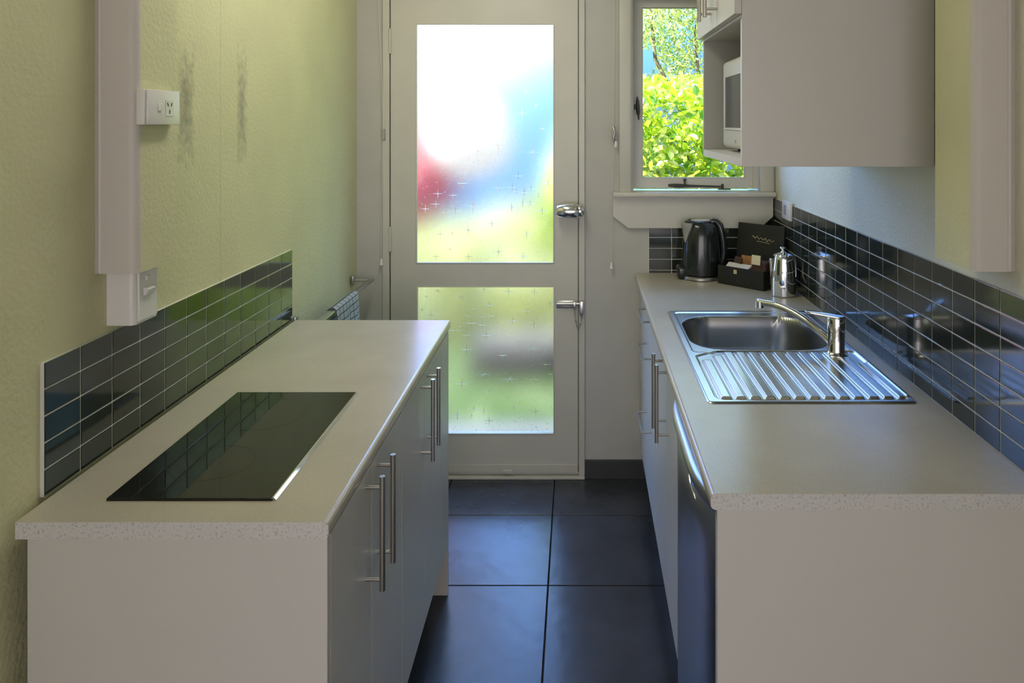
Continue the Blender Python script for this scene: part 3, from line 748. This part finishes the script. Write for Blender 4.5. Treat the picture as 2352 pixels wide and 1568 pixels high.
# ------------------------------------------------------------------ sink
def sstep(e0, e1, x):
    t = max(0, min(1, (x-e0)/(e1-e0))); return t*t*(3-2*t)
def rrect(x, y, x0, x1, y0, y1, r):
    """signed distance, negative inside"""
    qx = abs(x-(x0+x1)/2)-(x1-x0)/2+r; qy = abs(y-(y0+y1)/2)-(y1-y0)/2+r
    return math.hypot(max(qx, 0), max(qy, 0))+min(max(qx, qy), 0)-r
SW, SL = SX1-SX0, SY1-SY0
def sink_h(x, y):
    d = rrect(x, y, 0, SW, 0, SL, .018)
    h = .0035*sstep(0, -.006, d)
    # drainer recess, flowing into the bowl
    r1 = rrect(x, y, .026, .487, .022, .405, .022)
    r1 = max(r1, -(x-.026)*.0+ (y-.355-(x-.026)*.75) if x < .095 else r1)
    h -= .0055*sstep(.003, -.005, r1)
    r2 = rrect(x, y, .022, .475, .385, .832, .02)
    h -= .0022*sstep(.002, -.004, r2)
    # ridges
    if y < .43:
        k = round((x-.0515)/.0354)
        if 0 <= k <= 12:
            u = abs(x-(.0515+.0354*k)); ye = {0: .325, 1: .365, 11: .352, 12: .30}.get(k, .402)
            cross = sstep(.0145, .0095, u)
            h += .0062*cross*sstep(.034, .0375, y)*(1-sstep(ye-.012, ye, y))
    # bowl
    db = rrect(x, y, .034, .447, .415, .782, .105)
    if db < .004:
        h -= .130*sstep(.0035, -.009, db)+.028*sstep(-.007, -.06, db)
    # tap ledge at the wall side
    return h
b = B()
xs = [i*SW/270 for i in range(271)]
ys = sorted(set([round(i*.0035, 5) for i in range(int(SL/.0035)+1)]+[SL, .033, .034, .0352, .0364, .0375, .039]))
G = [[b.verts.new((SX0+x, SY0+y, .9003+sink_h(x, y))) for x in xs] for y in ys]
for j in range(len(ys)-1):
    for i in range(270):
        if rrect((xs[i]+xs[i+1])/2, (ys[j]+ys[j+1])/2, 0, SW, 0, SL, .018) > 0: continue
        b.faces.new((G[j][i], G[j][i+1], G[j+1][i+1], G[j+1][i]))
bmesh.ops.delete(b, geom=[v for v in b.verts if not v.link_faces], context='VERTS')
sk = thing('kitchen_sink', 'stainless steel sink with one bowl and a ribbed drainer', 'sink', (.55, 2.18, .9), warp=wr)
for f in b.faces:
    if min(v.co.z for v in f.verts) < .886: f.material_index = 1  # bowl faces take darker steel, the bowl's shade put into the colour
obj('basin', b, ['steel_sink', 'steel_bowl_shaded'], sk, smooth=180, warp=wr)
b = B(); cx, cy = SX0+.24, SY0+.6; lathe(b, [(.0, 0), (.03, .0), (.034, .002), (.040, .003), (.041, .001)], (cx, cy, .7425), 30, cap=False)
obj('waste_ring', b, 'chrome', sk, smooth=50, warp=wr)

tp = thing('mixer_tap', 'chrome single-lever mixer tap on the wall side of the sink', 'tap', (.735, 2.125, .90), warp=wr)
TX, TY = .733, 2.125
b = B(); lathe(b, [(.031, 0), (.031, .004), (.0255, .008), (.0235, .012), (.0235, .072), (.0245, .073), (.0245, .106), (.0232, .109), (.001, .110)], (TX, TY, .899), 36)
obj('tap_body', b, 'chrome', tp, smooth=35, warp=wr)
b = B()
poly = [(TX+.0245*math.cos(math.radians(a)), TY+.0245*math.sin(math.radians(a))) for a in range(-100, 91, 10)] + [(TX-.075, TY+.030), (TX-.083, TY+.024), (TX-.083, TY+.008), (TX-.075, TY+.0)]
prism(b, poly, 'z', 1.006, 1.012, bev=.0015)
for v in b.verts: v.co.z += max(0, (TX-v.co.x))*.11
obj('lever', b, 'chrome', tp, smooth=35, warp=wr)
b = B()
P0 = Vector((TX, TY, .925)); P3 = Vector((.572, 2.315, 1.006))
pts = []; 
for i in range(17):
    t = i/16; p_ = P0.lerp(P3, t); p_.z = .925+.076*math.sin(t*math.pi*.52)/math.sin(math.pi*.52) + .006*math.sin(math.pi*t); pts.append(p_)
pts.append(Vector((.558, 2.331, 1.003)))
tube(b, pts, [.0125-.0035*i/17 for i in range(18)], 16)
tube(b, [(.562, 2.326, 1.004), (.562, 2.326, .984)], [.0125, .0125], 18)
obj('spout', b, 'chrome', tp, smooth=40, warp=wr)

# ------------------------------------------------------------------ kettle
kx, ky = .530, 3.168
kt = thing('electric_kettle', 'black electric kettle with a grey spout on the right worktop under the window', 'kettle', (kx, ky, .9))
b = B(); lathe(b, [(.078, .0), (.084, .003), (.084, .012), (.074, .02)], (kx-.004, ky, .9), 40, sx=1.0, sy=.98); obj('power_base', b, 'chrome_dull', kt, smooth=40, label='silver base ring')
b = B(); prof = [(.076, .018), (.084, .022), (.085, .05), (.084, .09), (.081, .14), (.076, .185), (.068, .220), (.060, .234), (.056, .236)]
lathe(b, prof, (kx, ky, .9), 48, sy=.92); body = obj('body', b, 'black_plastic', kt, smooth=40)
b = B(); lathe(b, [(.057, .232), (.060, .236), (.058, .243), (.048, .246), (.046, .243), (.001, .243)], (kx-.012, ky, .9), 40, sy=.85); obj('lid', b, 'black_plastic', kt, smooth=40)
b = B(); lathe(b, [(.040, .242), (.042, .2465), (.030, .2475), (.001, .2475)], (kx-.004, ky-.002, .9), 30, sy=.8); obj('lid_button', b, 'white_plastic', kt, smooth=40, label='pale lid insert')
b = B(); 
ang = math.radians(205)
for k, (dzz, wdt, rr) in enumerate(((.237, .030, .092), (.215, .026, .089), (.18, .014, .0825), (.150, .002, .0785))):
    pass
rowsv = []
for (dzz, wdt, rr) in ((.238, .44, .080), (.224, .42, .082), (.20, .30, .0805), (.178, .17, .0790), (.155, .03, .0785)):
    rowsv.append([b.verts.new((kx+(rr+(.012*(1-(abs(t)**2)) if dzz > .2 else .003))*math.cos(ang+t*wdt), ky+.92*(rr+(.012*(1-(abs(t)**2)) if dzz > .2 else .003))*math.sin(ang+t*wdt), .9+dzz)) for t in [-1+i/4 for i in range(9)]])
inner = [[b.verts.new((kx+(v.co.x-kx)*.86, ky+(v.co.y-ky)*.86, v.co.z)) for v in r] for r in rowsv]
for A2, fl in ((rowsv, 0), (inner, 1)):
    for j in range(4):
        for i in range(8): b.faces.new((A2[j][i], A2[j+1][i], A2[j+1][i+1], A2[j][i+1]))
for i in range(8): b.faces.new((rowsv[0][i], rowsv[0][i+1], inner[0][i+1], inner[0][i]))
for j in range(4):
    for i in (0, 8): b.faces.new((rowsv[j][i], rowsv[j+1][i], inner[j+1][i], inner[j][i]))
bmesh.ops.recalc_face_normals(b, faces=list(b.faces))
mat('spout_grey', (.30, .30, .27), .35); obj('spout', b, 'spout_grey', kt, smooth=60, label='grey spout')
b = B(); ha = math.radians(-12); ux, uy = math.cos(ha), math.sin(ha)
hp = [(.040, .236), (.052, .244), (.064, .241), (.076, .226), (.085, .198), (.091, .16), (.094, .115), (.091, .075), (.080, .045)]
tube(b, [(kx+ux*r_, ky+uy*r_, .9+z_) for r_, z_ in hp], [(.018, .012)]*3+[(.020, .016)]*6, 14); obj('handle', b, 'black_plastic', kt, smooth=60)
b = B(); box(b, kx-.106, kx-.06, ky-.04, ky+.03, .9005, .955, bev=.012, seg=4)
obj('heater_foot', b, 'black_plastic', kt, smooth=60)

# ------------------------------------------------------------------ hospitality box
A0 = Vector((.580, 3.066, .9)); A1 = Vector((.730, 2.914, .9)); u = (A1-A0); LN = u.length; u.normalize(); v_ = Vector((-u.y, u.x, 0))
if v_.x < 0: v_ = -v_
TD = .135; th = .004
MB_ = Matrix(((u.x, v_.x, 0, A0.x), (u.y, v_.y, 0, A0.y), (0, 0, 1, .9), (0, 0, 0, 1)))
def lb(b, *q, **k):
    t = bmesh.new(); box(t, *q, **k); add(b, t, M=MB_)
bxo = thing('hospitality_box', 'open black presentation box with raised lid in the far right corner', 'box', A0+v_*.06)
b = B(); lb(b, 0, LN, 0, TD, .0005, .004)
for q in ((0, LN, 0, th), (0, LN, TD-th, TD), (0, th, th, TD-th), (LN-th, LN, th, TD-th)): lb(b, q[0], q[1], q[2], q[3], .004, .076, bev=.001)
lb(b, LN*.60, LN*.60+.003, th, TD-th, .004, .070)
obj('tray', b, 'black_card', bxo)
b = B(); t = bmesh.new(); box(t, -.002, LN+.004, 0, .012, 0, .168, bev=.0015)
ML = MB_ @ Matrix.Translation((0, TD, .070)) @ Matrix.Rotation(math.radians(-7), 4, 'X')
add(b, t, M=ML); lid = obj('lid', b, 'black_card', bxo)
b = B(); sq = []
for i in range(40):
    t = i/39; sq.append(ML @ Vector((.070+.105*t, -.0012, .115-.012*t+.006*math.sin(t*34)*(.4+.6*math.sin(t*7)**2))))
tube(b, sq, .0011, 5); tube(b, [ML @ Vector((.095, -.0012, .098)), ML @ Vector((.155, -.0012, .094))], .0009, 5)
obj('gold_lettering', b, 'gold_foil', lid, label='illegible gold script')
b = B(); lb(b, .077, .092, -.0015, .0005, .050, .066, bev=.0004); obj('label_tab', b, 'gold_foil', bxo, label='small gold tab')
def packet(name, label, cat, m, x0, x1, y0, y1, z0, z1, rx=0, ry=0, rz_=0, bev=.001, group=None):
    t = bmesh.new(); hx, hy, hz = (x1-x0)/2, (y1-y0)/2, (z1-z0)/2; box(t, -hx, hx, -hy, hy, -hz, hz, bev=min(bev, hy*.8, hz*.8, hx*.8), seg=2)
    b = B(); add(b, t, M=MB_ @ Matrix.Translation(((x0+x1)/2, (y0+y1)/2, (z0+z1)/2)) @ Matrix.Rotation(rz_, 4, 'Z') @ Matrix.Rotation(rx, 4, 'X') @ Matrix.Rotation(ry, 4, 'Y'))
    return tag(obj(name, b, m), label, cat, group)
packet('coffee_sachet', 'brown and gold coffee sachet standing at the back of the black box', 'sachet', 'packet_brown', .055, .115, .085, .092, .052, .112, rx=-.25)
packet('coffee_sachet', 'dark brown sachet leaning left of the gold one in the black box', 'sachet', 'packet_dark', .030, .062, .070, .078, .050, .105, rx=-.2, ry=.15)
packet('paper_sachet', 'white paper sachet lying open at the front left of the black box', 'sachet', 'paper_white', .022, .085, .020, .062, .072, .0745, rx=.35, ry=.10, rz_=.2)
packet('paper_sachet', 'white paper sachet lying right of the open one at the front of the black box', 'sachet', 'paper_white', .078, .134, .012, .052, .073, .0765, rx=.4, ry=-.06, rz_=-.1)
packet('tea_carton', 'brown carton standing in the right half of the black box', 'carton', 'packet_dark', .142, .205, .030, .085, .006, .104)
packet('folded_card', 'cream folded card tucked into the brown carton', 'card', 'packet_cream', .146, .186, .022, .026, .094, .132, rx=-.12)
b = B(); t = bmesh.new(); tube(t, [(.212, .06, .020), (.212, .06, .115), (.212, .06, .122)], [.010, .010, .006], 14); add(b, t, M=MB_)
tag(obj('tea_spoon', b, 'chrome_dull', smooth=50), 'rounded grey stick end standing between the box carton and the flask', 'spoon')

# ------------------------------------------------------------------ flask
fx, fy = .790, 2.852
fl = thing('steel_flask', 'polished steel coffee flask with a knob lid beside the black box', 'flask', (fx, fy, .9))
b = B(); lathe(b, [(.044, 0), (.047, .003), (.047, .025), (.0465, .06), (.043, .10), (.0375, .14), (.0365, .150), (.0345, .153)], (fx, fy, .9), 40); obj('body', b, 'chrome', fl, smooth=35)
b = B(); lathe(b, [(.0375, .150), (.0385, .1525), (.036, .157), (.022, .162), (.012, .164), (.006, .168), (.005, .173), (.010, .177), (.0125, .181), (.009, .185), (.001, .186)], (fx, fy, .9), 30); obj('lid', b, 'chrome', fl, smooth=35)
b = B(); tube(b, [(fx+.034, fy+.016, 1.042), (fx+.050, fy+.024, 1.045), (fx+.056, fy+.028, 1.02), (fx+.057, fy+.028, .97), (fx+.045, fy+.022, .94)], .005, 10); obj('handle', b, 'chrome_dull', fl, smooth=60)

# socket on right wall over the tiles
ws = thing('power_socket', 'white power socket over the top tile row of the right wall near the window', 'socket', (TR, 3.03, 1.2), warp=wr)
b = B(); box(b, TR-.012, TR-.0004, 2.965, 3.085, 1.166, 1.242, bev=.003); obj('face_plate', b, 'white_plastic', ws, smooth=40, warp=wr)
b = B(); box(b, TR-.016, TR-.011, 2.985, 3.0, 1.205, 1.225, bev=.0015); obj('switch', b, 'white_plastic', ws, warp=wr)
b = B(); box(b, TR-.0135, TR-.0115, 3.02, 3.055, 1.185, 1.225, bev=.0008); obj('outlet', b, 'grey_plastic', ws, warp=wr)

# ================================================================== WALL CABINET AND MICROWAVE
CX0 = .3905; CXB = .851
wc = thing('wall_cabinet', 'white wall cabinet over the sink with an open microwave shelf', 'cabinet', (.62, 2.07, 1.456), warp=wr)
b = B(); box(b, CX0, CXB, 1.780, 1.7965, 1.456, 2.45, bev=.0008); obj('side_panel', b, 'cabinet_white', wc, warp=wr)
b = B(); box(b, CX0, CXB, 2.3435, 2.360, 1.456, 2.45, bev=.0008); obj('side_panel', b, 'cabinet_inside', wc, warp=wr)  # greyer than the near panel: niche shade put into the colour
b = B(); box(b, CX0, CXB, 1.7965, 2.3435, 1.456, 1.4765); obj('shelf', b, 'cabinet_white', wc, warp=wr)
b = B(); box(b, CX0, CXB, 1.7965, 2.3435, 1.815, 1.832); obj('shelf', b, 'cabinet_white', wc, warp=wr)
b = B(); box(b, CXB-.006, CXB, 1.7965, 2.3435, 1.4765, 1.815); box(b, CXB-.006, CXB, 1.7965, 2.3435, 1.832, 2.434); box(b, CX0, CXB, 1.7965, 2.3435, 2.434, 2.45); obj('back_panel', b, 'cabinet_inside', wc, warp=wr)
d1 = front(wc, 'door', CX0-.018, CX0-.0005, 1.778, 2.070, 1.822, 2.448, wr); d2 = front(wc, 'door', CX0-.018, CX0-.0005, 2.070, 2.361, 1.822, 2.448, wr)
bar_handle(d1, CX0-.052, 2.01, 1.846, 2.07, .034, wr, 1); bar_handle(d2, CX0-.052, 2.105, 1.846, 2.07, .034, wr, 1)

mw = thing('microwave_oven', 'cream microwave oven standing on the open shelf of the wall cabinet', 'microwave', (.62, 2.05, 1.4785), warp=wr)
MX = .437; my0, my1, mz0, mz1 = 1.84, 2.275, 1.4865, 1.745
b = B(); box(b, MX+.03, .78, my0+.006, my1-.006, mz0+.004, mz1-.004, bev=.006, seg=3); obj('case', b, 'cream_enamel', mw, smooth=40, warp=wr)
b = B(); box(b, MX, MX+.034, my0, my1, mz0, mz1, bev=.014, seg=4); obj('front_panel', b, 'cream_enamel', mw, smooth=40, warp=wr)
b = B()
for q in ((2.225, 2.232, 1.54, 1.70), (1.95, 2.225, 1.694, 1.70), (1.95, 2.225, 1.54, 1.546)): box(b, MX-.003, MX+.002, q[0], q[1], q[2], q[3], bev=.001)
obj('window_frame', b, 'cream_enamel', mw, smooth=40, warp=wr)
b = B(); box(b, MX-.0015, MX+.003, 1.95, 2.222, 1.547, 1.693, bev=.001); obj('door_window', b, 'dark_screen', mw, warp=wr)
b = B(); box(b, MX-.0015, MX+.003, 2.075, 2.095, 1.504, 1.513, bev=.0006); obj('badge', b, 'grey_plastic', mw, warp=wr)
for yy in (1.88, 2.24):
    for xx in (MX+.05, .74):
        b = B(); lathe(b, [(.010, 0), (.012, .009)], (xx, yy, 1.4772), 14); obj('foot', b, 'rubber_black', mw, warp=wr)

# ================================================================== BLIND CORDS
def bell(b, x, y, z, s=1.0): lathe(b, [(.0045*s, .026), (.0052*s, .024), (.0085*s, 0), (.001, 0)], (x, y, z), 14)
def cord(label, pts, bz_, extra=None):
    t = thing('blind_cord', label, 'cord', pts[-1])
    b = B(); tube(b, pts, .0013, 6); obj('cord', b, 'cord_white', t)
    b = B(); bell(b, pts[-1][0], pts[-1][1], bz_); obj('cord_pull', b, 'white_plastic', t, smooth=50)
    return t
yc = BACK-.02
c1 = cord('white blind cord with a bell pull hanging left of the door frame', [(bx(868), yc, 2.5), (bx(874), yc, bz(60)), (bx(881), yc, bz(200)), (bx(882), yc, bz(300)), (bx(880), yc, bz(450)), (bx(878.5), yc, bz(594))], bz(606))
b = B(); box(b, bx(879), bx(887), BACK-.018, BACK, bz(322), bz(296), bev=.003); obj('cord_cleat', b, 'grey_plastic', c1, smooth=50)
c2 = cord('white blind cord with a bell pull hanging between door and window, the lower one', [(bx(1411), yc, 2.5), (bx(1409), yc, bz(200)), (bx(1406), yc, bz(450)), (bx(1404), yc, bz(602))], bz(614))
c3 = cord('short white blind cord with a square pull beside the window frame', [(bx(1417), yc-.006, 2.5), (bx(1416), yc-.006, bz(150)), (bx(1414), yc-.006, bz(318))], bz(337))
b = B(); tube(b, [(bx(1408), yc, bz(292)), (bx(1411), yc-.01, bz(300)), (bx(1409), yc-.004, bz(318))], .004, 8); box(b, bx(1406), bx(1410), yc, BACK, bz(325), bz(290), bev=.002); obj('cord_cleat', b, 'chrome_dull', c3, smooth=50)

# ================================================================== ADDED FILL LIGHT (unseen, evens out wall and worktop brightness)
cl = thing('added_fill_light', 'unseen fill light added above the left worktop', 'light', (-.38, 2.15, 2.47))
b = B(); box(b, -.50, -.26, 1.60, 2.70, 2.515, 2.549, bev=.006); obj('fill_housing', b, 'white_plastic', cl)
m = mat('fill_emitter', (.9, .88, .8), .5); P(m).inputs['Emission Color'].default_value = (1, .97, .80, 1); P(m).inputs['Emission Strength'].default_value = 3.0
b = B(); box(b, -.48, -.28, 1.62, 2.68, 2.475, 2.514, bev=.012, seg=3); obj('fill_panel', b, 'fill_emitter', cl, smooth=40)

# ================================================================== OUTSIDE
GZ = -.10
b = B(); box(b, -2.6, 3.2, BACK+.15, 4.42, GZ-.1, GZ, bev=.004); tag(obj('garden_path', b, 'concrete'), kind='structure')
b = B(); box(b, -6, 7, 4.42, 12, GZ-.2, GZ-.02); tag(obj('garden_ground', b, 'soil'), kind='structure')
def leaves(b, pts, size, rnd, up=.3, wid=.5, flat=0):
    for p in pts:
        s = size*rnd.uniform(.65, 1.3); n = Vector((rnd.gauss(0, 1), rnd.gauss(0, 1), rnd.gauss(0, 1)+up)).normalized()
        a = n.cross(Vector((rnd.gauss(0, 1), rnd.gauss(0, 1), rnd.gauss(0, 1)))).normalized(); c = n.cross(a)
        q = [p-a*s*.5, p-a*s*.15+c*s*wid*.42+n*s*.06, p+a*s*.2+c*s*wid*.40+n*s*.06, p+a*s*.5-n*s*.05, p+a*s*.2-c*s*wid*.40+n*s*.06, p-a*s*.15-c*s*wid*.42+n*s*.06]
        vs = [b.verts.new(z) for z in q]; m1 = b.verts.new(p)
        for k in range(6): b.faces.new((m1, vs[k], vs[(k+1) % 6]))
def shrub(name, label, cat, mt, n, size, sampler, trunk, rnd, wid=.5, up=.3):
    t = thing(name, label, cat, trunk[0])
    b = B(); pts = []
    while len(pts) < n:
        p = sampler(rnd)
        if p is not None: pts.append(p)
    leaves(b, pts, size, rnd, up, wid); obj('foliage', b, mt, t, base=trunk[0])
    for tp_ in trunk[1]:
        b = B(); tube(b, tp_, [.03-.02*i/(len(tp_)-1) for i in range(len(tp_))], 7); obj('stem', b, 'bark', t)
r_ = random.Random(11)
def s_broad(r):
    x, y, z = r.uniform(-.25, 1.8), r.uniform(5.0, 5.75), r.uniform(GZ, 2.0)
    top = 1.90+.10*noise.noise(Vector((x*3, 0, 1)))
    if z > top: return None
    if z > 1.10+2.2*(x+.25) or x < .22-.6*min(max(z-.1, 0), .8): return None
    if noise.noise(Vector((x*4, y*3, z*4))) < -.40: return None
    return Vector((x, y, z))
stems = [[(x_, 5.3, GZ-.02), (x_+.05, 5.3, .7), (x_-.03, 5.35, 1.5)] for x_ in (.4, .8, 1.2, 1.6)]
shrub('leafy_hedge', 'bright broad-leaved green hedge close outside the window', 'hedge', 'leaf_broad', 15000, .068, s_broad, (Vector((1.1, 5.3, GZ)), stems), r_, .62)
def s_fine(r):
    x, y, z = r.uniform(.15, 1.6), r.uniform(6.9, 8.3), r.uniform(.6, 4.2)
    if noise.noise(Vector((x*1.6, y, z*1.3))) < -.12: return None
    return Vector((x, y, z))
shrub('garden_tree', 'fine-leaved tree rising behind the hedge at the window top', 'tree', 'leaf_fine', 15000, .066, s_fine, (Vector((1.3, 7.6, GZ)), [[(1.3, 7.6, GZ-.02), (1.35, 7.6, 1.2), (1.2, 7.6, 2.4), (1.4, 7.7, 3.8)], [(1.3, 7.6, 1.2), (.8, 7.6, 2.2), (.7, 7.7, 3.4)], [(1.3, 7.6, 1.4), (1.5, 7.6, 2.4), (1.55, 7.7, 3.4)]]), r_, .34)
def s_low(r):
    x, y = r.uniform(-3.2, .3), r.uniform(6.3, 7.0)
    top = .80+.35*max(0, (x+.8))+.08*noise.noise(Vector((x*3, 2, 1)))
    z = r.uniform(GZ, 1.3)
    return Vector((x, y, z)) if z < top else None
shrub('low_hedge', 'blurred yellow-green hedge seen through the door glass', 'hedge', 'leaf_low', 4500, .085, s_low, (Vector((-1.4, 6.5, GZ)), [[(x_, 6.5, GZ-.02), (x_, 6.5, .5)] for x_ in (-2.6, -1.8, -1, -.2)]), r_, .6)
def s_red(r):
    d = Vector((r.gauss(0, 1), r.gauss(0, 1), r.gauss(0, 1))).normalized()*r.uniform(.6, 1)
    return Vector((-1.22+d.x*.44, 5.75+d.y*.2, 1.26+d.z*.46))
shrub('red_stand_in', 'made-up red foliage for the blur at the left of the upper door glass', 'shrub', 'leaf_red', 1700, .07, s_red, (Vector((-1.25, 5.75, GZ)), [[(-1.25, 5.75, GZ-.02), (-1.25, 5.75, 1.1)]]), r_, .7)  # stand-in ball of red leaves, added to tint the glass red
# made-up white globe on a pole, added for the glow in the glass
ln = thing('glow_stand_in', 'made-up white globe for the glow in the middle of the upper door glass', 'stand-in', (-.68, 5.2, GZ))
b = B(); lathe(b, [(.26*math.sin(math.pi*i/16)+.004, -.26*math.cos(math.pi*i/16)) for i in range(17)], (-.68, 5.2, 1.46), 28); obj('shade', b, 'glow_globe_skin', ln, smooth=60)
b = B(); tube(b, [(-.68, 5.2, GZ-.02), (-.68, 5.2, 1.2)], .012, 8); obj('pole', b, 'dark_slat', ln)
# made-up dark box, added for the dark blur in the glass, and the grass
pb = B(); box(pb, -.66, .10, 5.32, 5.62, GZ-.02, .13, bev=.006)
for k in range(3): box(pb, -.675, .115, 5.305, 5.635, GZ+.015+.072*k, GZ+.07+.072*k, bev=.004)
tag(obj('dark_stand_in', pb, 'dark_slat'), 'made-up dark low box for the dark blur in the lower door glass', 'planter')
b = B(); rg = random.Random(4)
for k in range(14000):
    x, y = rg.uniform(-3.2, 2.2), 4.43+rg.random()**1.3*2.3
    h = rg.uniform(.03, .07); a = rg.uniform(0, 6.28); dxx, dyy = math.cos(a)*.006, math.sin(a)*.006; l1, l2 = rg.gauss(0, .02), rg.gauss(0, .02)
    v = [b.verts.new(p) for p in ((x-dxx, y-dyy, GZ-.02), (x+dxx, y+dyy, GZ-.02), (x+l1, y+l2, GZ-.02+h))]; b.faces.new(v)
o = obj('lawn', b, 'lawn_blade'); tag(o, 'green grass beyond the path, seen blurred through the lower door glass', 'grass', kind='stuff')
